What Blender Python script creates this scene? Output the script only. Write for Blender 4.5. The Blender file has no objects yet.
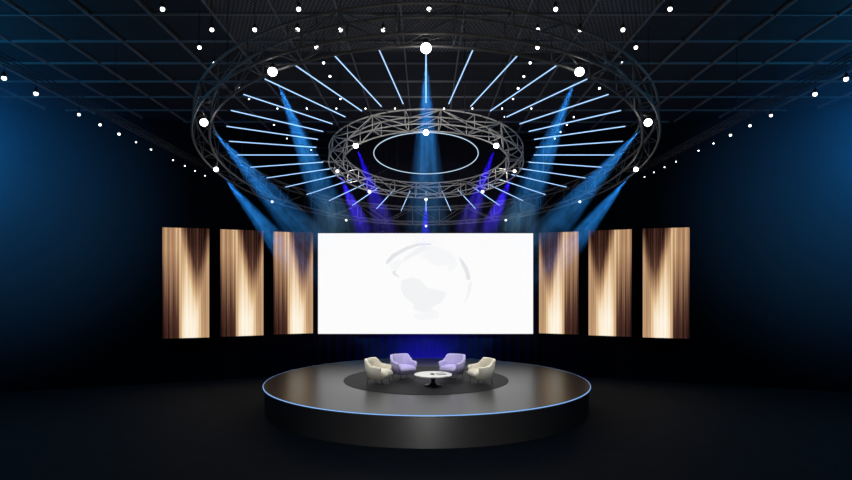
import bpy, bmesh, math, random
from mathutils import Vector, Matrix
random.seed(7)
PI = math.pi
C = bpy.context.scene.collection
sc = bpy.context.scene

# ------------------------------------------------------------------ frame of reference
CAM_Y, CAM_Z, F = -15.4, 3.2, 568.0
def P(X, D, H):                     # right of the lens axis, in front of the camera, above eye level
    return Vector((X, CAM_Y + D, CAM_Z + H))
def at(px, py, D):                  # the point seen at a pixel, D metres in front of the camera
    return P((px - 426) / F * D, D, (283 - py) / F * D)
def lin(c):
    return tuple((v / 255 / 12.92) if v / 255 <= .04045 else ((v / 255 + .055) / 1.055) ** 2.4 for v in c)

# ------------------------------------------------------------------ mesh helper
class MB:
    def __init__(s): s.v, s.f, s.m = [], [], []
    def face(s, idx, mi=0): s.f.append(tuple(idx)); s.m.append(mi)
    def box(s, c, size, M=None, mi=0):
        cx, cy, cz = c; sx, sy, sz = [k / 2 for k in size]; b = len(s.v)
        for x in (-1, 1):
            for y in (-1, 1):
                for z in (-1, 1):
                    p = Vector((cx + x * sx, cy + y * sy, cz + z * sz))
                    s.v.append(M @ p if M else p)
        for q in ((0,1,3,2),(4,6,7,5),(0,4,5,1),(2,3,7,6),(0,2,6,4),(1,5,7,3)): s.face([b + k for k in q], mi)
    def tube(s, a, c, r, n=6, r2=None, caps=True, mi=0):
        a, c = Vector(a), Vector(c); d = (c - a).normalized()
        u = d.orthogonal().normalized(); w = d.cross(u); b = len(s.v); r2 = r if r2 is None else r2
        for p, rr in ((a, r), (c, r2)):
            for k in range(n):
                t = 2 * PI * k / n; s.v.append(p + u * math.cos(t) * rr + w * math.sin(t) * rr)
        for k in range(n): s.face((b + k, b + (k + 1) % n, b + n + (k + 1) % n, b + n + k), mi)
        if caps:
            s.face([b + n - 1 - k for k in range(n)], mi); s.face([b + n + k for k in range(n)], mi)
    def ring(s, R, z, r, N=96, n=6):                    # torus round local z
        b = len(s.v)
        for i in range(N):
            a = 2 * PI * i / N
            for k in range(n):
                t = 2 * PI * k / n; q = R + r * math.cos(t)
                s.v.append(Vector((q * math.sin(a), -q * math.cos(a), z + r * math.sin(t))))
        for i in range(N):
            for k in range(n):
                j, l = (i + 1) % N, (k + 1) % n
                s.face((b + i * n + k, b + j * n + k, b + j * n + l, b + i * n + l))
    def lathe(s, prof, N=48, M=None, cap0=True, cap1=True, mi=0):
        b = len(s.v); L = len(prof)
        for i in range(N):
            a = 2 * PI * i / N
            for (r, z) in prof:
                p = Vector((r * math.cos(a), r * math.sin(a), z)); s.v.append(M @ p if M else p)
        for i in range(N):
            j = (i + 1) % N
            for k in range(L - 1): s.face((b + i * L + k, b + j * L + k, b + j * L + k + 1, b + i * L + k + 1), mi)
        if cap0: s.face([b + (N - 1 - i) * L for i in range(N)], mi)
        if cap1: s.face([b + i * L + L - 1 for i in range(N)], mi)
    def build(s, name, mats, parent=None, smooth=False, bevel=0, subd=0):
        me = bpy.data.meshes.new(name); me.from_pydata([tuple(p) for p in s.v], [], s.f)
        for m in (mats if isinstance(mats, (list, tuple)) else [mats]): me.materials.append(m)
        for p, mi in zip(me.polygons, s.m): p.material_index = mi; p.use_smooth = smooth
        me.validate(); me.update()
        bm = bmesh.new(); bm.from_mesh(me); bmesh.ops.recalc_face_normals(bm, faces=bm.faces); bm.to_mesh(me); bm.free()
        o = bpy.data.objects.new(name, me); C.objects.link(o)
        if parent: o.parent = parent
        if bevel:
            k = o.modifiers.new('bevel', 'BEVEL'); k.width = bevel; k.segments = 2; k.limit_method = 'ANGLE'
        if subd:
            k = o.modifiers.new('subd', 'SUBSURF'); k.levels = subd; k.render_levels = subd
        return o

def thing(name, label, cat, loc=(0, 0, 0), rot=None, group=None):
    o = bpy.data.objects.new(name, None); C.objects.link(o); o.empty_display_size = .1
    o.location = loc
    if rot is not None:
        o.rotation_mode = 'QUATERNION'; o.rotation_quaternion = rot
    tag(o, label, cat, group); return o
def tag(o, label, cat, group=None, kind=None):
    o['label'] = label; o['category'] = cat
    if group: o['group'] = group
    if kind: o['kind'] = kind
    return o
def struct(o): o['kind'] = 'structure'; return o
def dup(root, loc, label, rot=None, group=None):
    r = root.copy(); C.objects.link(r); r.location = loc; r['label'] = label
    if rot is not None: r.rotation_mode = 'QUATERNION'; r.rotation_quaternion = rot
    if group: r['group'] = group
    for ch in list(root.children):
        c = ch.copy(); C.objects.link(c); c.parent = r
        for g in list(ch.children):
            d = g.copy(); C.objects.link(d); d.parent = c
    return r
ORD = ['', 'first', 'second', 'third', 'fourth', 'fifth', 'sixth', 'seventh', 'eighth', 'ninth', 'tenth', 'eleventh',
       'twelfth', 'thirteenth', 'fourteenth', 'fifteenth', 'sixteenth', 'seventeenth']

# ------------------------------------------------------------------ materials
def mat(name, col, rough=.5, metal=0., spec=.5, noise=0., nscale=20., bump=0.):
    m = bpy.data.materials.new(name); m.use_nodes = True; nt = m.node_tree; b = nt.nodes['Principled BSDF']
    b.inputs['Base Color'].default_value = (*col, 1); b.inputs['Roughness'].default_value = rough
    b.inputs['Metallic'].default_value = metal; b.inputs['Specular IOR Level'].default_value = spec
    if noise or bump:
        tc = nt.nodes.new('ShaderNodeTexCoord'); n = nt.nodes.new('ShaderNodeTexNoise')
        n.inputs['Scale'].default_value = nscale; n.inputs['Detail'].default_value = 4
        nt.links.new(tc.outputs['Object'], n.inputs['Vector'])
        if noise:
            mx = nt.nodes.new('ShaderNodeMix'); mx.data_type = 'RGBA'
            mx.inputs[6].default_value = (*[k * (1 - noise) for k in col], 1)
            mx.inputs[7].default_value = (*[min(1, k * (1 + noise)) for k in col], 1)
            nt.links.new(n.outputs['Fac'], mx.inputs[0]); nt.links.new(mx.outputs[2], b.inputs['Base Color'])
        if bump:
            bp = nt.nodes.new('ShaderNodeBump'); bp.inputs['Strength'].default_value = bump; bp.inputs['Distance'].default_value = .01
            nt.links.new(n.outputs['Fac'], bp.inputs['Height']); nt.links.new(bp.outputs['Normal'], b.inputs['Normal'])
    return m
def glow(name, col, s=1., sample=True):
    m = bpy.data.materials.new(name); m.use_nodes = True; nt = m.node_tree
    nt.nodes.remove(nt.nodes['Principled BSDF']); e = nt.nodes.new('ShaderNodeEmission')
    e.inputs['Color'].default_value = (*col, 1); e.inputs['Strength'].default_value = s
    nt.links.new(e.outputs[0], nt.nodes['Material Output'].inputs['Surface'])
    if not sample: m.cycles.emission_sampling = 'NONE'
    return m
class NG:                                     # tiny node-graph writer
    def __init__(s, nt): s.nt = nt
    def put(s, v, sock):
        if isinstance(v, (int, float)): sock.default_value = v
        else: s.nt.links.new(v, sock)
    def m(s, op, a, b=0., c=None, clamp=False):
        n = s.nt.nodes.new('ShaderNodeMath'); n.operation = op; n.use_clamp = clamp
        s.put(a, n.inputs[0]); s.put(b, n.inputs[1])
        if c is not None: s.put(c, n.inputs[2])
        return n.outputs[0]
    def sat(s, a): return s.m('ADD', a, 0., clamp=True)
    def comb(s, x, y, z):
        n = s.nt.nodes.new('ShaderNodeCombineXYZ')
        for k, v in enumerate((x, y, z)): s.put(v, n.inputs[k])
        return n.outputs[0]
    def noise(s, vec, scale, detail=2.):
        n = s.nt.nodes.new('ShaderNodeTexNoise'); n.inputs['Scale'].default_value = scale; n.inputs['Detail'].default_value = detail
        s.nt.links.new(vec, n.inputs['Vector']); return n.outputs['Fac']

M_floor = mat('floor_vinyl', (.04, .04, .041), .75, 0, .10, .25, 3.)
M_wall = mat('black_cloth', (.006, .006, .007), .9, 0, .1, .2, 8.)
M_curtain = mat('black_pleated_cloth', (.02, .018, .03), .8, 0, .15, .2, 6.)
M_ceil = mat('ceiling_panel', (.028, .029, .03), .8, 0, .15, .25, 1.5)
M_tbar = mat('ceiling_bar', (.20, .20, .195), .5, 0, .3)
M_drum = mat('stage_skirt', (.022, .022, .023), .42, 0, .4, .15, 4.)
M_deck = mat('stage_deck', (.044, .044, .046), .3, 0, .44, .2, 6.)
M_rug = mat('dark_rug', (.009, .009, .0095), .62, 0, .2, .3, 120., .1)
M_truss_black = mat('black_truss_paint', (.14, .133, .125), .45, .3, .5, .3, 9.)
M_truss_alu = mat('aluminium_truss', (.62, .59, .55), .45, .1, .5, .15, 9.)
M_rail = mat('rail_black', (.03, .03, .03), .6)
M_black = mat('black_housing', (.012, .012, .013), .45, 0, .4, .2, 30.)
M_cable = mat('black_cable', (.008, .008, .008), .6)
M_beige = mat('cream_fabric', (.78, .73, .60), .85, 0, .15, .12, 60., .25)
M_violet_lit = mat('violet_lit_fabric', (.49, .44, .68), .85, 0, .15, .12, 60., .25)  # violet light on cream chairs, put into the fabric colour
M_leg = mat('chair_leg_metal', (.25, .24, .22), .35, .8)
M_top = mat('white_stone', (.68, .68, .64), .3, 0, .5, .08, 14.)
M_ped = mat('black_pedestal', (.01, .01, .011), .3, 0, .5)
M_mag = mat('grey_paper', (.38, .38, .40), .5)
M_dish = mat('dark_dish', (.05, .045, .04), .3)
G_tube = glow('led_tube_light', lin((165, 205, 255)), 1.3)
G_ring = glow('ring_light', lin((195, 225, 250)), .95)
G_rim = glow('rim_light', lin((140, 190, 255)), 1.0)
G_lens = glow('spot_lens', (1, 1, 1), 9., False)
G_lens_small = glow('small_lens', (1, .97, .92), 2.5, False)
G_lamp = glow('downlight_lens', (1, .98, .94), 5., False)
G_screen = glow('screen_white', lin((252, 252, 252)), 1.)

def ceil_mesh_mat():
    m = bpy.data.materials.new('perforated_ceiling'); m.use_nodes = True; nt = m.node_tree; g = NG(nt)
    b = nt.nodes['Principled BSDF']; b.inputs['Roughness'].default_value = .7
    tc = nt.nodes.new('ShaderNodeTexCoord'); sp = nt.nodes.new('ShaderNodeSeparateXYZ'); nt.links.new(tc.outputs['Object'], sp.inputs[0])
    sx = g.m('SINE', g.m('MULTIPLY', sp.outputs[0], 2 * PI / .085)); sy = g.m('SINE', g.m('MULTIPLY', sp.outputs[1], 2 * PI / .2))
    h = g.m('GREATER_THAN', g.m('MULTIPLY', sx, sy), .12)
    n = g.noise(tc.outputs['Object'], .8, 3.)
    v = g.m('MULTIPLY', g.m('MULTIPLY_ADD', h, .10, .014), g.m('MULTIPLY_ADD', n, 1.6, .1))
    nt.links.new(g.comb(v, v, v), b.inputs['Base Color']); return m
M_perf = ceil_mesh_mat()

def panel_mat(rev):
    m = bpy.data.materials.new('streaked_amber_picture_' + ('b' if rev else 'a')); m.use_nodes = True; nt = m.node_tree; g = NG(nt)
    nt.nodes.remove(nt.nodes['Principled BSDF'])
    tc = nt.nodes.new('ShaderNodeTexCoord'); sp = nt.nodes.new('ShaderNodeSeparateXYZ'); nt.links.new(tc.outputs['UV'], sp.inputs[0])
    u, v = sp.outputs[0], sp.outputs[1]
    if rev: u = g.m('SUBTRACT', 1., u)
    s1 = g.noise(g.comb(g.m('MULTIPLY', u, 13.), g.m('MULTIPLY', v, .35), 3.), 1., 3.)
    s2 = g.noise(g.comb(g.m('MULTIPLY', u, 34.), g.m('MULTIPLY', v, .5), 8.), 1., 1.)
    st = g.m('ADD', g.m('MULTIPLY', g.m('SUBTRACT', s1, .5), .50), g.m('MULTIPLY', g.m('SUBTRACT', s2, .5), .55))
    w = g.m('MULTIPLY', g.sat(g.m('DIVIDE', g.m('SUBTRACT', v, .20), .80)), .38)
    d1 = g.sat(g.m('DIVIDE', g.m('SUBTRACT', w, g.m('ABSOLUTE', g.m('SUBTRACT', u, .73))), .17))
    d1 = g.m('MULTIPLY', d1, g.m('MULTIPLY_ADD', v, .45, .55))
    d2 = g.m('MULTIPLY', g.sat(g.m('DIVIDE', g.m('SUBTRACT', .40, u), .09)), g.sat(g.m('DIVIDE', g.m('SUBTRACT', .8, v), .75)))
    d3 = g.m('MULTIPLY', g.sat(g.m('DIVIDE', g.m('SUBTRACT', .85, v), .7)),
             g.sat(g.m('MULTIPLY', g.m('SUBTRACT', 1., g.m('DIVIDE', g.m('ABSOLUTE', g.m('SUBTRACT', u, .60)), .26)), 1.6)))
    d4 = g.m('MULTIPLY', g.sat(g.m('DIVIDE', g.m('SUBTRACT', .08, g.m('ABSOLUTE', g.m('SUBTRACT', u, .42))), .06)), .05)
    d5 = g.m('MULTIPLY', g.sat(g.m('DIVIDE', g.m('SUBTRACT', .06, u), .06)), .2)
    t = g.m('ADD', .55, st)
    t = g.m('SUBTRACT', t, g.m('MULTIPLY', d1, .52)); t = g.m('SUBTRACT', t, g.m('MULTIPLY', d2, .46))
    t = g.m('ADD', t, g.m('MULTIPLY', d3, .43)); t = g.m('ADD', t, d4); t = g.m('SUBTRACT', t, d5)
    r = nt.nodes.new('ShaderNodeValToRGB'); el = r.color_ramp.elements
    el[0].position = 0.; el[0].color = (*lin((30, 14, 10)), 1); el[1].position = 1.; el[1].color = (*lin((255, 246, 228)), 1)
    for p, c in ((.22, (84, 54, 44)), (.48, (172, 132, 98)), (.68, (218, 182, 138)), (.84, (244, 220, 186))):
        e = el.new(p); e.color = (*lin(c), 1)
    nt.links.new(t, r.inputs[0]); e = nt.nodes.new('ShaderNodeEmission'); nt.links.new(r.outputs[0], e.inputs['Color'])
    nt.links.new(e.outputs[0], nt.nodes['Material Output'].inputs['Surface']); return m

def beam_mat(name, dens, nsc, light_tint):                   # smoke inside a unit cone, apex at the origin, opening down -z
    m = bpy.data.materials.new(name); m.use_nodes = True; nt = m.node_tree; g = NG(nt)
    nt.nodes.remove(nt.nodes['Principled BSDF'])
    tc = nt.nodes.new('ShaderNodeTexCoord'); sp = nt.nodes.new('ShaderNodeSeparateXYZ'); nt.links.new(tc.outputs['Object'], sp.inputs[0])
    oi = nt.nodes.new('ShaderNodeObjectInfo')
    x, y = sp.outputs[0], sp.outputs[1]; t = g.m('MAXIMUM', g.m('MULTIPLY', sp.outputs[2], -1.), .02)
    xs, ys = g.m('DIVIDE', x, t), g.m('DIVIDE', y, t)
    rr = g.m('ADD', g.m('MULTIPLY', xs, xs), g.m('MULTIPLY', ys, ys))
    core = g.sat(g.m('SUBTRACT', 1., rr))
    fade = g.sat(g.m('DIVIDE', g.m('SUBTRACT', .80, t), .55)); fade = g.m('POWER', fade, 1.3)  # dimming of the beam put into the smoke density
    st = g.noise(g.comb(xs, ys, g.m('MULTIPLY_ADD', oi.outputs['Random'], 30., g.m('MULTIPLY', t, .6))), nsc, 1.)
    st = g.sat(g.m('MULTIPLY', g.m('SUBTRACT', st, .40), 4.2))
    wi = g.noise(g.comb(g.m('MULTIPLY', xs, 1.), g.m('MULTIPLY', ys, 1.), g.m('MULTIPLY_ADD', oi.outputs['Random'], 50., g.m('MULTIPLY', t, 16.))), 1.8, 3.)
    wi = g.sat(g.m('MULTIPLY_ADD', wi, 3.2, -.8))
    d = g.m('MULTIPLY', g.m('MULTIPLY', core, fade), g.m('MULTIPLY', g.m('MULTIPLY_ADD', st, .75, .25), wi))
    d = g.m('MULTIPLY', d, g.m('MULTIPLY_ADD', t, 1.25, .15))
    d = g.m('MULTIPLY', d, dens)
    s = nt.nodes.new('ShaderNodeVolumeScatter'); s.inputs['Color'].default_value = (*light_tint, 1); nt.links.new(d, s.inputs['Density'])  # white smoke tinted: beam light put into its colour
    nt.links.new(s.outputs[0], nt.nodes['Material Output'].inputs['Volume'])
    m.cycles.volume_step_rate = .2; return m
M_beam_blue = beam_mat('smoke_wide', .9, 4.2, (.35, .7, 1))
M_beam_indigo = beam_mat('smoke_narrow', 1.1, 2.4, (.32, .25, 1))

def haze_mat():
    m = bpy.data.materials.new('soft_haze'); m.use_nodes = True; nt = m.node_tree; g = NG(nt)
    nt.nodes.remove(nt.nodes['Principled BSDF'])
    tc = nt.nodes.new('ShaderNodeTexCoord'); ln = nt.nodes.new('ShaderNodeVectorMath'); ln.operation = 'LENGTH'
    nt.links.new(tc.outputs['Object'], ln.inputs[0]); r = ln.outputs['Value']
    f = g.sat(g.m('SUBTRACT', 1., g.m('MULTIPLY', r, r))); d = g.m('MULTIPLY', g.m('POWER', f, 1.6), .11)
    s = nt.nodes.new('ShaderNodeVolumeScatter'); s.inputs['Color'].default_value = (.22, .6, 1, 1); nt.links.new(d, s.inputs['Density'])  # blue of the light also put into the haze colour
    nt.links.new(s.outputs[0], nt.nodes['Material Output'].inputs['Volume']); m.cycles.volume_step_rate = .6; return m
M_haze = haze_mat()

# ------------------------------------------------------------------ setting
CEIL = 5.35                                           # above eye level
ZC = CAM_Z + CEIL
XW, Y0 = 13.6, CAM_Y - 2.5                            # side walls, wall behind the camera
SL = math.tan(math.radians(22)); XB, DB = 4.05, 20.4  # flat part of the back wall, then wings bent 22 degrees forward
def back_d(x): return DB - max(0, abs(x) - XB) * SL
wing_y = CAM_Y + back_d(XW)
m = MB()
pts = [(-XW, Y0), (XW, Y0), (XW, wing_y), (XB, CAM_Y + DB), (-XB, CAM_Y + DB), (-XW, wing_y)]
ZF = -.07                                             # floor level
for z in (ZF, ZF - .15):
    for p in pts: m.v.append(Vector((*p, z)))
m.face(range(6)); m.face([11 - k for k in range(6)])
for k in range(6): m.face((k, (k + 1) % 6, 6 + (k + 1) % 6, 6 + k))
struct(m.build('floor', M_floor))

m = MB()                                              # ceiling: panels, a perforated middle field, a grid of bars
for z in (0, .12):
    for p in pts: m.v.append(Vector((*p, ZC + z)))
m.face(range(6)); m.face([11 - k for k in range(6)])
for k in range(6): m.face((k, (k + 1) % 6, 6 + (k + 1) % 6, 6 + k))
GS = .2314 * CEIL
x_lo, x_hi = (.14 - 4 * .2314) * CEIL, (.14 + 3 * .2314) * CEIL
m.box(((x_lo + x_hi) / 2, CAM_Y + 7.6, ZC - .006), (x_hi - x_lo, 11.0, .012), mi=2)
for n in range(-12, 12):
    x = (.14 + .2314 * n) * CEIL
    if abs(x) < XW - .1:
        y1 = CAM_Y + back_d(x); m.box((x, (Y0 + y1) / 2, ZC - .03), (.026, y1 - Y0, .06), mi=1)
for k in range(-12, 8):
    D = F * CEIL * (.003706 + .000412 * k)
    if D < 20.2 and D > -2:
        half = min(XW, XB + (DB - D) / SL) - .05
        m.box((0, CAM_Y + D, ZC - .022), (2 * half, .03, .044), mi=1)
struct(m.build('ceiling', [M_ceil, M_tbar, M_perf]))

def wall(name, a, b, material=M_wall, t=.15):
    a, b = Vector((*a, 0)), Vector((*b, 0)); d = (b - a); n = Vector((d.y, -d.x, 0)).normalized()
    m = MB(); q = [a, b, b - n * t, a - n * t]
    for z in (ZF, ZC):
        for p in q: m.v.append(Vector((p.x, p.y, z)))
    m.face((0, 1, 2, 3)); m.face((7, 6, 5, 4))
    for k in range(4): m.face((k, (k + 1) % 4, 4 + (k + 1) % 4, 4 + k))
    return struct(m.build(name, material))
wall('wall_left', (-XW, Y0), (-XW, wing_y))
wall('wall_right', (XW, wing_y), (XW, Y0))
wall('wall_front', (XW, Y0), (-XW, Y0))
wall('wall_back_left', (-XW, wing_y), (-XB, CAM_Y + DB))
wall('wall_back_right', (XB, CAM_Y + DB), (XW, wing_y))
m = MB(); N = 420                                     # pleated black drape across the flat middle
for i in range(N + 1):
    x = -XB + 2 * XB * i / N
    y = CAM_Y + DB - .03 + .014 * math.sin(x * 2 * PI / .31 + .9 * math.sin(x * 3.1)) + .006 * math.sin(x * 2 * PI / .11)
    m.v += [Vector((x, y, ZF)), Vector((x, y, ZC)), Vector((x, y + .12, ZF)), Vector((x, y + .12, ZC))]
for i in range(N):
    b = 4 * i; m.face((b, b + 4, b + 5, b + 1)); m.face((b + 2, b + 3, b + 7, b + 6))
    m.face((b + 1, b + 5, b + 7, b + 3)); m.face((b, b + 2, b + 6, b + 4))
struct(m.build('wall_back', M_curtain, smooth=True))

# ------------------------------------------------------------------ stage
ZS, RS = .6, 4.28
st = thing('round_stage', 'low round black stage with a glowing blue rim in the middle of the floor', 'stage', (.02, .06, 0))
m = MB(); m.lathe([(RS - .03, ZF), (RS - .03, ZS - .05)], 192, cap0=False, cap1=False); m.build('skirt', M_drum, st, smooth=True)
m = MB(); m.lathe([(RS - .05, ZS - .05), (RS - .01, ZS - .05), (RS, ZS - .04), (RS, ZS - .004), (RS - .01, ZS)], 160); m.build('deck', M_deck, st)
m = MB(); m.ring(RS + .002, ZS - .012, .011, 160, 8); o = m.build('rim_light', G_rim, st, smooth=True); o['label'] = 'glowing pale blue light strip around the edge'

m = MB(); m.lathe([(2.2, ZS), (2.215, ZS + .006), (2.2, ZS + .012)], 96)
tag(m.build('round_rug', M_rug), 'round dark grey rug under the armchairs on the stage', 'rug')

# ------------------------------------------------------------------ armchairs
def chair_parts(root, fabric):
    # front faces -y; the shell runs round from one arm to the other
    N, T = 36, .085
    prof = []
    for i in range(N + 1):
        s = -1 + 2 * i / N; a = s * math.radians(128)       # 0 = back
        # rounded-square plan
        def sup(ang, rx, ry):
            c, q = math.sin(ang), math.cos(ang); k = (abs(c) ** 3.2 + abs(q) ** 3.2) ** (-1 / 3.2)
            return Vector((rx * c * k, ry * q * k, 0))
        e = abs(s); h = .72 if e < .36 else (.72 - .18 * (lambda q: q * q * (3 - 2 * q))(min(1, (e - .36) / .26)))
        h -= .03 * max(0, (e - .62) / .38)
        ob = sup(a, .315, .315); ot = sup(a, .375, .385); it = sup(a, .375 - T, .385 - T); ib = sup(a, .285 - T * .4, .30 - T * .6)
        zb = .15
        mid = (ob + ot) / 2 * 1.035
        row = [Vector((ob.x, ob.y, zb)), Vector((mid.x, mid.y, (zb + h) / 2)), Vector((ot.x, ot.y, h - .035)), Vector((ot.x * .975, ot.y * .975, h - .006)),
               Vector(((ot.x + it.x) / 2, (ot.y + it.y) / 2, h)), Vector((it.x * 1.03, it.y * 1.03, h - .006)), Vector((it.x, it.y, h - .035)),
               Vector((ib.x, ib.y, .30)), Vector((ib.x, ib.y, zb))]
        prof.append(row)
    m = MB(); L = len(prof[0])
    for r in prof: m.v += r
    for i in range(N):
        for k in range(L): m.face((i * L + k, (i + 1) * L + k, (i + 1) * L + (k + 1) % L, i * L + (k + 1) % L))
    m.face(range(L)); m.face([N * L + L - 1 - k for k in range(L)])
    m.build('shell', fabric, root, smooth=True)
    m = MB()                                            # bottom pan
    m.box((0, -.005, .185), (.50, .52, .09)); m.build('seat_base', fabric, root, smooth=True, bevel=.04)
    m = MB(); m.v = []                                  # domed cushion
    G = 12
    for j in range(G + 1):
        for i in range(G + 1):
            u, v = -1 + 2 * i / G, -1 + 2 * j / G
            k = (1 - abs(u) ** 4) * (1 - abs(v) ** 4)
            rx = .275 * u * (1 - .06 * v * v); ry = .30 * v * (1 - .05 * u * u) - .055
            m.v.append(Vector((rx, ry, .335 + .085 * max(0, k) ** .5 - .02 * (v < -.9))))
    B = len(m.v)
    for j in range(G + 1):
        for i in range(G + 1):
            q = m.v[j * (G + 1) + i]; m.v.append(Vector((q.x * .96, q.y * .96, .225)))
    for j in range(G):
        for i in range(G):
            a = j * (G + 1) + i; m.face((a, a + 1, a + G + 2, a + G + 1)); m.face((B + a, B + a + G + 1, B + a + G + 2, B + a + 1))
    rim = [i for i in range(G + 1)] + [j * (G + 1) + G for j in range(1, G + 1)] + [G * (G + 1) + i for i in range(G - 1, -1, -1)] + [j * (G + 1) for j in range(G - 1, 0, -1)]
    for a, b in zip(rim, rim[1:] + rim[:1]): m.face((a, B + a, B + b, b))
    m.build('seat_cushion', fabric, root, smooth=True)
    for sx in (-1, 1):
        for sy in (-1, 1):
            m = MB(); m.tube((sx * .23, sy * .22, .16), (sx * .25, sy * .245, .0), .014, 8, .010); m.build('leg', M_leg, root, smooth=True)
ZR = ZS + .012
def face_to(deg):                                      # 0 = facing the camera, positive turns to the viewer's right
    return Matrix.Rotation(math.radians(deg), 3, 'Z').to_quaternion()
def chair(label, x, y, deg, fabric):
    ch = thing('armchair', label, 'armchair', (x, y, ZR), face_to(deg)); ch.scale = (.88,) * 3
    chair_parts(ch, fabric); return ch
ch = chair('cream tub armchair at the left end of the row, turned right towards the table', -1.22, -.72, 66, M_beige)
dup(ch, (1.42, -.72, ZR), 'cream tub armchair at the right end of the row, turned left towards the table', face_to(-66))
ch = chair('violet-lit tub armchair left of the table, between the left cream armchair and the table', -.61, .05, 32, M_violet_lit)
dup(ch, (.71, .05, ZR), 'violet-lit tub armchair right of the table, next to the right cream armchair', face_to(-32))

# ------------------------------------------------------------------ table
tx, ty = .18, -1.05
tb = thing('coffee_table', 'low round coffee table with white top on a black pedestal, between the armchairs', 'coffee table', (tx, ty, ZR))
m = MB(); m.lathe([(.45, .255), (.475, .265), (.48, .28), (.475, .288)], 64); m.build('tabletop', M_top, tb, smooth=False)
m = MB(); m.lathe([(.23, 0), (.23, .012), (.13, .03), (.06, .07), (.05, .15), (.07, .18), (.17, .24), (.2, .255)], 40); m.build('pedestal', M_ped, tb, smooth=True)
m = MB(); m.box((0, 0, .006), (.21, .28, .012), Matrix.Rotation(.2, 4, 'Z'))
o = m.build('magazine', M_mag); o.location = (tx + .2, ty + .02, ZR + .288); tag(o, 'grey magazine lying on the right half of the white coffee table', 'magazine')
m = MB(); m.lathe([(.03, 0), (.05, .004), (.062, .02), (.057, .02), (.045, .008)], 24)
o = m.build('small_dish', M_dish, smooth=True); o.location = (tx - .02, ty - .06, ZR + .288); tag(o, 'small dark dish at the middle of the white coffee table', 'dish')

# ------------------------------------------------------------------ screens
def quad_uv(me):
    uv = me.uv_layers.new(name='UVMap')
    return uv
def display(name, label, cat, pa, pb, zlo, zhi, material, group=None):
    a, b = Vector(pa), Vector(pb); d = (b - a); w = d.length; ux = d.normalized(); n = Vector((ux.y, -ux.x, 0))   # n towards the camera
    root = thing(name, label, cat, ((a.x + b.x) / 2, (a.y + b.y) / 2, zlo), Matrix.Rotation(math.atan2(ux.y, ux.x), 3, 'Z').to_quaternion(), group)
    h = zhi - zlo
    m = MB(); m.box((0, .045, h / 2), (w + .02, .08, h + .02)); m.build('housing', M_black, root, bevel=.006)
    m = MB(); m.box((0, .002, h / 2), (w, .012, h)); o = m.build('display', material, root)
    uv = o.data.uv_layers.new(name='UVMap')
    for lp in o.data.loops:
        co = o.data.vertices[lp.vertex_index].co; uv.data[lp.index].uv = (co.x / w + .5, co.z / h)
    gap = (CAM_Y + back_d((a.x + b.x) / 2)) - (a.y + b.y) / 2
    for z in (h * .25, h * .75):
        for x in (-w * .3, w * .3):
            m = MB(); m.box((x, .085 + (gap - .12) / 2 , z), (.06, max(.05, gap - .12), .06)); m.build('wall_bracket', M_black, root)
    return root
HP = 1.77
PM = {-1: panel_mat(False), 1: panel_mat(True)}
spec = [((3.99, 20.04), (5.25, 19.55), 'next to the white screen'), ((5.51, 19.25), (6.77, 18.70), 'in the middle of its trio'),
        ((7.06, 18.50), (8.39, 18.08), 'outermost of its trio')]
for s in (-1, 1):
    side = 'left' if s < 0 else 'right'
    for (xi, di), (xo, do), where in spec:
        a, b = ((-xo, CAM_Y + do, 0), (-xi, CAM_Y + di, 0)) if s < 0 else ((xi, CAM_Y + di, 0), (xo, CAM_Y + do, 0))
        display('screen_panel', f'tall amber streaked screen panel on the {side}, {where}', 'screen panel', a, b, CAM_Z - HP, CAM_Z + HP, PM[s], 'tall amber screen panels')
scr = display('large_screen', 'wide white screen with a pale grey globe behind the stage', 'screen', (-3.80, CAM_Y + 20, 0), (3.77, CAM_Y + 20, 0), CAM_Z - 1.79, CAM_Z + 1.75, G_screen)
# pale globe picture shown on the screen
greys = [glow('globe_pale', lin((246, 247, 248)), 1.), glow('globe_grey', lin((242, 243, 244)), 1.), glow('globe_edge', lin((229, 230, 234)), 1.)]
polys = [(2, [(80,150),(84,128),(110,98),(180,60),(240,42),(310,42),(308,50),(245,54),(190,74),(125,112),(98,140)]),
         (1, [(160,140),(175,112),(205,92),(245,62),(275,52),(300,66),(268,84),(240,98),(210,112),(180,130)]),
         (0, [(300,52),(350,60),(400,85),(436,120),(436,160),(405,188),(384,150),(330,158),(290,128),(262,108),(275,75)]),
         (2, [(447,108),(468,128),(494,165),(508,215),(502,228),(488,226),(480,188),(460,145)]),
         (1, [(516,232),(512,268),(498,312),(480,345),(476,338),(490,300),(494,262),(500,236)]),
         (1, [(160,228),(205,215),(250,222),(290,268),(335,275),(388,290),(366,338),(310,366),(316,382),(270,392),(222,378),(218,346),(172,312),(156,272)]),
         (0, [(226,398),(280,392),(320,376),(350,394),(346,420),(262,431),(220,420)]),
         (2, [(110,186),(136,174),(126,190),(152,216),(122,204)]),
         (0, [(96,150),(150,120),(160,140),(148,168),(110,178)])]
m = MB()
cx_s = -.015
for mi, poly in polys:
    pp = []
    for (zx, zy) in poly:
        q = at(370 + zx / 5.05, 235 + zy / 5.05, 20.0); pp.append(Vector((q.x - cx_s, 0, q.z - (CAM_Z - 1.79))))
    b = len(m.v)
    for y in (-.0075, -.0045):
        for q in pp: m.v.append(Vector((q.x, y, q.z)))
    n = len(pp); m.face(range(b, b + n), mi); m.face([b + 2 * n - 1 - k for k in range(n)], mi)
    for k in range(n): m.face((b + k, b + (k + 1) % n, b + n + (k + 1) % n, b + n + k), mi)
o = m.build('globe_picture', greys, scr); o['label'] = 'pale grey globe picture'

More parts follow.
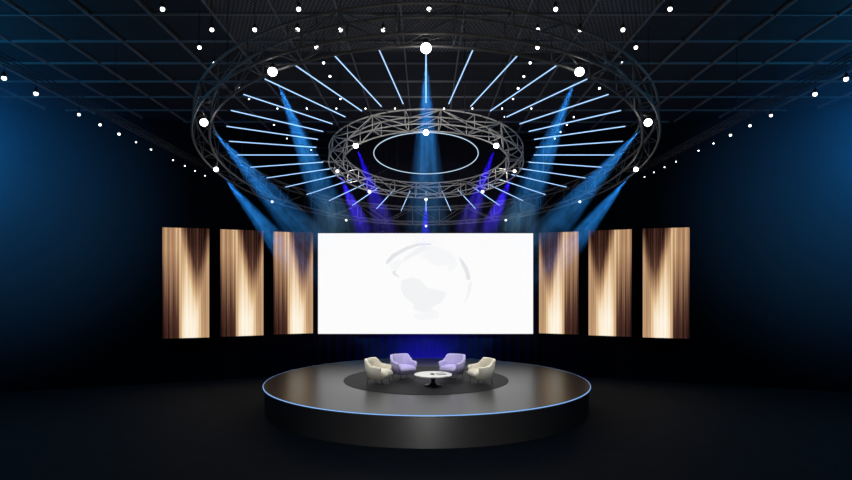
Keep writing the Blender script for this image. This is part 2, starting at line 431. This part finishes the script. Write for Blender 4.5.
# ------------------------------------------------------------------ overhead rig, tilted towards the audience
TILT = math.radians(-10)
RC = P(0, 13.0, 2.93); RQ = Matrix.Rotation(TILT, 3, 'X').to_quaternion(); RM = Matrix.Translation(RC) @ RQ.to_matrix().to_4x4()
def rp(r, phi, z=0.):                                   # local point on the rig, phi 0 = nearest the camera, positive = viewer's right
    a = math.radians(phi); return Vector((r * math.sin(a), -r * math.cos(a), z))
def ring_truss(name, label, ri, ro, hh, bays, rc, rb, material, ang0=0., hang=(), dz=0.):
    t = thing(name, label, 'truss', RM @ Vector((0, 0, dz)), RQ)
    for r in (ri, ro):
        for z in (-hh, hh):
            m = MB(); m.ring(r, z, rc, 144, 8); m.build('chord', material, t, smooth=True)
    st_ = 360 / bays
    sides = {'inner': lambda f, u: rp(ri, f, -hh + 2 * hh * u), 'outer': lambda f, u: rp(ro, f, -hh + 2 * hh * u),
             'top': lambda f, u: rp(ri + (ro - ri) * u, f, hh), 'bottom': lambda f, u: rp(ri + (ro - ri) * u, f, -hh)}
    for k, fn in sides.items():
        m = MB()
        for i in range(bays):
            f = ang0 + i * st_; u0, u1 = (0, 1) if i % 2 else (1, 0)
            m.tube(fn(f, u0), fn(f + st_, u1), rb, 6)
            m.tube(fn(f, 0), fn(f, 1), rb, 6)
        m.build('lattice', material, t, smooth=True)
    inv = (RM @ Matrix.Translation((0, 0, dz))).inverted(); RT = RM @ Matrix.Translation((0, 0, dz))
    for f in hang:
        p = rp((ri + ro) / 2, f, hh); w = RT @ p; q = inv @ Vector((w.x, w.y, ZC - .0))
        m = MB(); m.tube(p, q, .008, 6); m.build('hanging_cable', M_cable, t)
    return t
BR_I, BR_O, BR_H = 4.63, 4.95, .24
SR_I, SR_O, SR_H = 1.87, 2.19, .15
ring_truss('ring_truss', 'large black round lattice truss hanging over the stage, outermost ring', BR_I, BR_O, BR_H, 36, .022, .010, M_truss_black, 5, (15, 75, 135, 195, 255, 315))
ring_truss('ring_truss', 'small silver round lattice truss hanging inside the fan of light tubes', SR_I, SR_O, SR_H, 20, .014, .0095, M_truss_alu, 7.5, (22, 112, 202, 292), -.14)
t = thing('ring_light', 'thin glowing white ring light inside the small silver truss', 'ring light', RC, RQ)
m = MB(); m.ring(1.19, 0, .010, 128, 8); m.build('glowing_ring', G_ring, t, smooth=True)
m = MB(); m.ring(1.19, .02, .011, 128, 6); m.build('ring_mount', M_black, t, smooth=True)
for f in (45, 135, 225, 315):
    m = MB(); m.tube(rp(1.19, f, .03), rp(SR_I, f, .0), .006, 5); m.build('hanging_cable', M_cable, t)

# 36 light tubes between the two trusses
TI, TO = 2.43, 4.37
def tube_label(i):
    if i == 0: return 'pale blue light tube of the overhead fan nearest the viewer, under the brightest spotlight'
    if i == 18: return 'pale blue light tube of the overhead fan farthest from the viewer, straight above the screen'
    n, side = (i, 'right') if i < 18 else (36 - i, 'left')
    return f'light tube of the overhead fan, {ORD[n]} to the {side} of the tube nearest the viewer'
tube0 = None
for i in range(36):
    rot = (RM.to_3x3() @ Matrix.Rotation(math.radians(10 * i), 3, 'Z')).to_quaternion()
    if tube0 is None:
        tube0 = thing('light_tube', tube_label(0), 'light tube', RC, rot, 'light tubes of the overhead fan')
        m = MB(); m.tube((0, -TI - .03, 0), (0, -TO + .05, 0), .0105, 10); m.build('glowing_tube', G_tube, tube0, smooth=False)
        for r0, r1 in ((TI - .02, TI + .035), (TO - .055, TO + .02)):
            m = MB(); m.tube((0, -r0, 0), (0, -r1, 0), .015, 10); m.build('end_cap', M_black, tube0)
        for r0, r1, zz in ((SR_O, TI - .01, .0), (TO + .01, BR_I, .0)):
            m = MB(); m.tube((0, -r0, zz), (0, -r1, 0), .008, 6); m.build('mounting_rod', M_cable, tube0)
    else:
        dup(tube0, RC, tube_label(i), rot, 'light tubes of the overhead fan')

# ------------------------------------------------------------------ spotlights and their beams
def spot_head(label, pos, aim, group, lens, scale=1.):
    t = thing('spotlight', label, 'spotlight', pos, None, group); t.scale = (scale,) * 3
    aim = (aim + Vector((0, -1., -.8))).normalized()
    R = (Vector((0, 0, -1)).rotation_difference(aim)).to_matrix().to_4x4()
    m = MB(); m.box((0, 0, .115), (.12, .10, .05)); m.build('base', M_black, t, bevel=.01)
    m = MB(); m.tube((-.03, 0, .13), (-.03, 0, .20), .015, 8); m.tube((.03, 0, .13), (.03, 0, .20), .015, 8); m.build('clamp', M_black, t)
    m = MB(); m.box((-.085, 0, .03), (.015, .03, .10)); m.box((.085, 0, .03), (.015, .03, .10)); m.box((0, 0, .095), (.185, .04, .015)); m.build('yoke', M_black, t, bevel=.004)
    m = MB(); m.lathe([(.03, .075), (.048, .06), (.054, .02), (.056, 0)], 24, R); h = m.build('lamp_head', M_black, t, smooth=True)
    m = MB(); m.lathe([(.056, 0), (.076, -.02), (.088, -.055), (.088, -.08), (.074, -.112), (.046, -.136), (.015, -.146)], 20, R); m.build('lens', lens, h, smooth=True)
    return t
def unit_cone():
    m = MB(); N = 40; L = [(.06, -.02)] + [(k / 8, -k / 8) for k in range(1, 9)]
    m.lathe([(max(.03, r), z) for r, z in L], N); return m
cone_me = None
BLUE = (.07, .43, 1.0); INDIGO = (.05, .008, 1.0)
def beam(pos, end, rad, color, label, watts, material, group):
    global cone_me
    d = end - pos; L = d.length; q = Vector((0, 0, -1)).rotation_difference(d)
    if cone_me is None or material.name not in cone_me:
        o = unit_cone().build('light_beam', material); cone_me = cone_me or {}; cone_me[material.name] = o.data
    else:
        o = bpy.data.objects.new('light_beam', cone_me[material.name]); C.objects.link(o)
    o.location = pos; o.rotation_mode = 'QUATERNION'; o.rotation_quaternion = q; o.scale = (rad, rad, L)
    tag(o, label, 'light beam', group)
    li = bpy.data.lights.new('beam_lamp', 'SPOT'); li.energy = watts; li.color = color; li.shadow_soft_size = .03
    li.spot_size = 2 * math.atan(rad / L) * 1.06; li.spot_blend = .5
    lo = bpy.data.objects.new('beam_lamp', li); C.objects.link(lo); lo.location = pos; lo.rotation_mode = 'QUATERNION'; lo.rotation_quaternion = q
def on_rig(r, phi, z): return RM @ rp(r, phi, z)
names_big = {0: 'at the near edge of the large black truss, top centre',
    30: 'on the near {s} curve of the large black truss', 60: 'on the {s} shoulder of the large black truss, big and bright',
    90: 'at the {s} end of the large black truss', 120: 'on the far {s} curve of the large black truss, small', 150: 'on the back {s} of the large black truss', 180: 'at the back of the large black truss, mid screen'}
ends_big = {0: ((427, 272), 16.0, .90, 1.5), 30: ((350, 265), 16.5, .80, 1.8), 60: ((345, 280), 16.5, .80, 1.5), 90: ((335, 312), 17.0, .75, 1.3)}
for phi in (0, 30, -30, 60, -60, 90, -90, 120, -120, 150, -150, 180):
    a = abs(phi); s = 'right' if phi > 0 else 'left'
    pos = on_rig(4.79, phi, -.31)
    if a in ends_big:
        (ex, ey), ed, rad, k = ends_big[a]
        end = at(ex if phi <= 0 else 852 - ex, ey, ed)
    else: end = pos + Vector((0, .6, -1)) - Vector((pos.x * .1, 0, 0)); k = 0
    aim = (end - pos).normalized()
    spot_head('black spotlight ' + names_big[a].format(s=s), pos, aim, 'spotlights on the large truss', G_lens if a <= 90 else G_lens_small, (.88 if a == 0 else .8) if a <= 60 else .6 if a == 90 else .36)
    if k:
        beam(pos + aim * .17, end, rad, BLUE, 'wide blue light beam falling from the spotlight ' + names_big[a].format(s=s).split(',')[0], 2400 * k, M_beam_blue, 'blue light beams')
names_small = {0: 'on the near side of the small silver truss, above the ring light', 45: 'on the near {s} curve of the small silver truss', 90: 'at the {s} end of the small silver truss',
    135: 'on the far {s} curve of the small silver truss', 180: 'at the back of the small silver truss'}
ends_small = {45: ((396, 258), 17.0, .55), 90: ((376, 258), 17.0, .50), 180: ((427, 258), 17.0, .30)}
for phi in (0, 45, -45, 90, -90, 135, -135, 180):
    a = abs(phi); s = 'right' if phi > 0 else 'left'
    pos = on_rig(2.02, phi, -.36)
    if a in ends_small:
        (ex, ey), ed, rad = ends_small[a]; end = at(ex if phi <= 0 else 852 - ex, ey, ed)
    else: end = pos + Vector((0, -.3, -1)); rad = 0
    aim = (end - pos).normalized()
    spot_head('small black spotlight ' + names_small[a].format(s=s), pos, aim, 'spotlights on the small truss', G_lens if a <= 45 else G_lens_small, .6 if a <= 45 else .45)
    if rad:
        beam(pos + aim * .12, end, rad, INDIGO, 'narrow violet light beam falling from the spotlight ' + names_small[a].format(s=s), 2800, M_beam_indigo, 'violet light beams')

# ------------------------------------------------------------------ ceiling downlights
HL = 4.6; SP = .169 * HL
def lamp_pos(xn, k): return P(xn * SP, F * HL * (.00365 + .000297 * k), HL)
protos = {}
def downlight(pos, label, group, top, k=1.):
    key = (round(top, 2), k)
    if key not in protos:
        t = thing('downlight', label, 'downlight', pos, None, group)
        m = MB(); m.lathe([(.012 * k, .11), (.028 * k, .095), (.036 * k, .035 * k), (.034 * k, .02 * k)], 20); m.build('can', M_black, t, smooth=True)
        m = MB(); m.lathe([(r * k, z * k) for r, z in ((.03, .025), (.038, .01), (.040, -.008), (.032, -.028), (.018, -.038), (.005, -.041))], 16); m.build('lens', G_lamp, t, smooth=True)
        m = MB(); m.tube((0, 0, .10), (0, 0, top), .006, 6); m.build('stem', M_cable, t)
        protos[key] = t; return t
    return dup(protos[key], pos, label, None, group)
def size_k(k): return .9 if k <= 2 else .65 if k <= 5 else .5
top = CEIL - HL
cols = [(-5.69, 'outer left lengthwise row', (0, 2, 3, 4, 5, 6, 9, 11)), (-2.75, 'inner left lengthwise row', (0, 2, 3, 4, 6)),
        (.065, 'middle of the ceiling', (0,)), (2.80, 'inner right lengthwise row', (0, 2, 3, 4, 5, 6, 8)), (5.27, 'outer right lengthwise row', (0, 2, 3, 5, 8, 9, 10, 11))]
for xn, nm, ks in cols:
    for j, k in enumerate(ks):
        lab = 'small bright downlight at the top edge of the picture, middle of the ceiling' if len(ks) == 1 else f'small bright ceiling downlight, {ORD[j + 1]} from the viewer in the {nm}'
        downlight(lamp_pos(xn, k), lab, 'ceiling downlights', top, size_k(k))
rows = [(1, 'nearest crosswise row', (-5, -4, -3, -2, -1), (2.61, 3.6, 4.6)), (7, 'middle crosswise row', (-5.04, -4.04, -3.04, -2.05, -1.05), (.61, 1.57, 2.58, 3.57)), (13, 'farthest crosswise row', (-5.1,), ())]
for k, nm, lx, rx in rows:
    for j, xn in enumerate(lx):
        lab = 'tiny ceiling downlight alone in the farthest crosswise row on the left' if len(lx) == 1 else f'small bright ceiling downlight, {ORD[j + 1]} from the left in the {nm}'
        downlight(lamp_pos(xn, k), lab, 'ceiling downlights', top, size_k(k))
    for j, xn in enumerate(rx[::-1]):
        downlight(lamp_pos(xn, k), f'small bright ceiling downlight, {ORD[j + 1]} from the right in the {nm}', 'ceiling downlights', top, size_k(k))

# side trusses with a row of lamps each
XS, HS = 7.0, 3.40
left_px = [4, 36, 79, 100, 119, 136, 151, 173, 185, 195, 205]
right_px = [846, 815, 771, 750, 730.5, 713.5, 698.5, 676, 664.5, 654, 644.5]
for s, pxs in ((-1, left_px), (1, right_px)):
    side = 'left' if s < 0 else 'right'
    t = thing('lighting_truss', f'long slim black truss running along the {side} side of the hall', 'truss', P(s * XS, 7.2, HS + .24))
    y1 = 11.4
    for dx in (-.06, .06):
        for dz in (0, .12):
            m = MB(); m.tube((dx, 0, dz), (dx, y1, dz), .010, 6); m.build('chord', M_rail, t, smooth=True)
    for nm, fn in (('a', lambda y, u: Vector((-.06 + .12 * u, y, 0))), ('b', lambda y, u: Vector((.06, y, .12 * u))), ('c', lambda y, u: Vector((-.06, y, .12 * u)))):
        m = MB(); nb = 30
        for i in range(nb):
            u0, u1 = (0, 1) if i % 2 else (1, 0); m.tube(fn(y1 * i / nb, u0), fn(y1 * (i + 1) / nb, u1), .007, 5)
        m.build('lattice', M_cable, t)
    for y in (.4, 5.6, 10.8):
        m = MB(); m.tube((0, y, .12), (0, y, CEIL - HS - .24), .008, 6); m.build('hanging_cable', M_cable, t)
    for j, px in enumerate(pxs):
        D = F * XS / abs(426 - px)
        downlight(P(s * XS, D, HS), f'small bright lamp, {ORD[j + 1]} from the viewer in the row along the {side} wall', f'lamps along the {side} side', .25, .9 if j < 2 else .7 if j < 5 else .45)

# ------------------------------------------------------------------ blue haze at the sides
def uv_sphere():
    m = MB(); m.lathe([(max(.02, math.sin(PI * k / 16)), -math.cos(PI * k / 16)) for k in range(17)], 32); return m
hz = None
for s in (-1, 1):
    side = 'left' if s < 0 else 'right'
    if hz is None: hz = o = uv_sphere().build('haze', M_haze)
    else: o = bpy.data.objects.new('haze', hz.data); C.objects.link(o)
    c = P(s * 9.0, 11.0, 1.45); o.location = c; o.scale = (4.5, 4.4, 3.85)
    tag(o, f'soft blue haze glowing along the {side} edge of the picture', 'haze', 'blue haze', 'stuff')
    li = bpy.data.lights.new('blue_flood', 'POINT'); li.energy = 235; li.color = (.03, .42, 1.0); li.shadow_soft_size = .5
    lo = bpy.data.objects.new('blue_flood', li); C.objects.link(lo); lo.location = c + Vector((s * .7, 0, 1.6))

# ------------------------------------------------------------------ lamps lighting the set, with added fill lamps
def spot(pos, target, watts, deg, color=(1, 1, 1), blend=.5, size=.2):
    li = bpy.data.lights.new('stage_or_fill_lamp', 'SPOT'); li.energy = watts; li.color = color; li.spot_size = math.radians(deg); li.spot_blend = blend; li.shadow_soft_size = size
    lo = bpy.data.objects.new('stage_or_fill_lamp', li); C.objects.link(lo); lo.location = pos
    lo.rotation_mode = 'QUATERNION'; lo.rotation_quaternion = Vector((0, 0, -1)).rotation_difference(Vector(target) - Vector(pos))
spot(P(-3.1, 13.6, 4.3), (-.1, -.2, ZS), 1400, 46, (1, .99, .96), .7)
spot(P(3.1, 13.6, 4.3), (.1, -.2, ZS), 1400, 46, (1, .99, .96), .7)
spot(P(0, 16.0, 4.6), (.05, .2, ZS), 420, 17, (.10, .03, 1), .6)            # violet top light on the seating
spot(P(0, 1.5, 1.4), RC, 1700, 20.5, (1, .97, .93), .4)                        # added unseen front lamp, brightens the small truss
spot(P(0, .5, 0), P(0, 8.4, 3.7), 320, 70, (1, .98, .95), 1.)                # added unseen front lamp, lifts the dark near side of the large truss
spot(P(0, 4.5, -3.0), P(0, 11.2, -3.25), 850, 60, (1, .98, .96), 1., .3)  # added unseen low lamp, lightens the front of the skirt
# violet uplights on the drape behind the stage
for x in (-.55, 0, .55):
    li = bpy.data.lights.new('drape_uplight', 'POINT'); li.energy = 50; li.color = (.03, .006, 1); li.shadow_soft_size = .08
    lo = bpy.data.objects.new('drape_uplight', li); C.objects.link(lo); lo.location = (x, CAM_Y + 19.95, .3)

# ------------------------------------------------------------------ world, camera, view
w = bpy.data.worlds.new('dark'); sc.world = w; w.use_nodes = True
w.node_tree.nodes['Background'].inputs[0].default_value = (0, 0, 0, 1)
cam = bpy.data.cameras.new('camera'); co = bpy.data.objects.new('camera', cam); C.objects.link(co); sc.camera = co
co.location = (0, CAM_Y, CAM_Z); co.rotation_euler = (PI / 2, 0, 0)
cam.sensor_width = 36; cam.lens = 24; cam.shift_y = 43 / 852; cam.clip_end = 100
v = sc.view_settings; v.view_transform = 'Standard'; v.look = 'None'; v.exposure = 0; v.gamma = 1; v.use_curve_mapping = False
cy = sc.cycles; cy.use_denoising = True; cy.max_bounces = 6; cy.volume_bounces = 0; cy.sample_clamp_indirect = 3; cy.volume_max_steps = 256
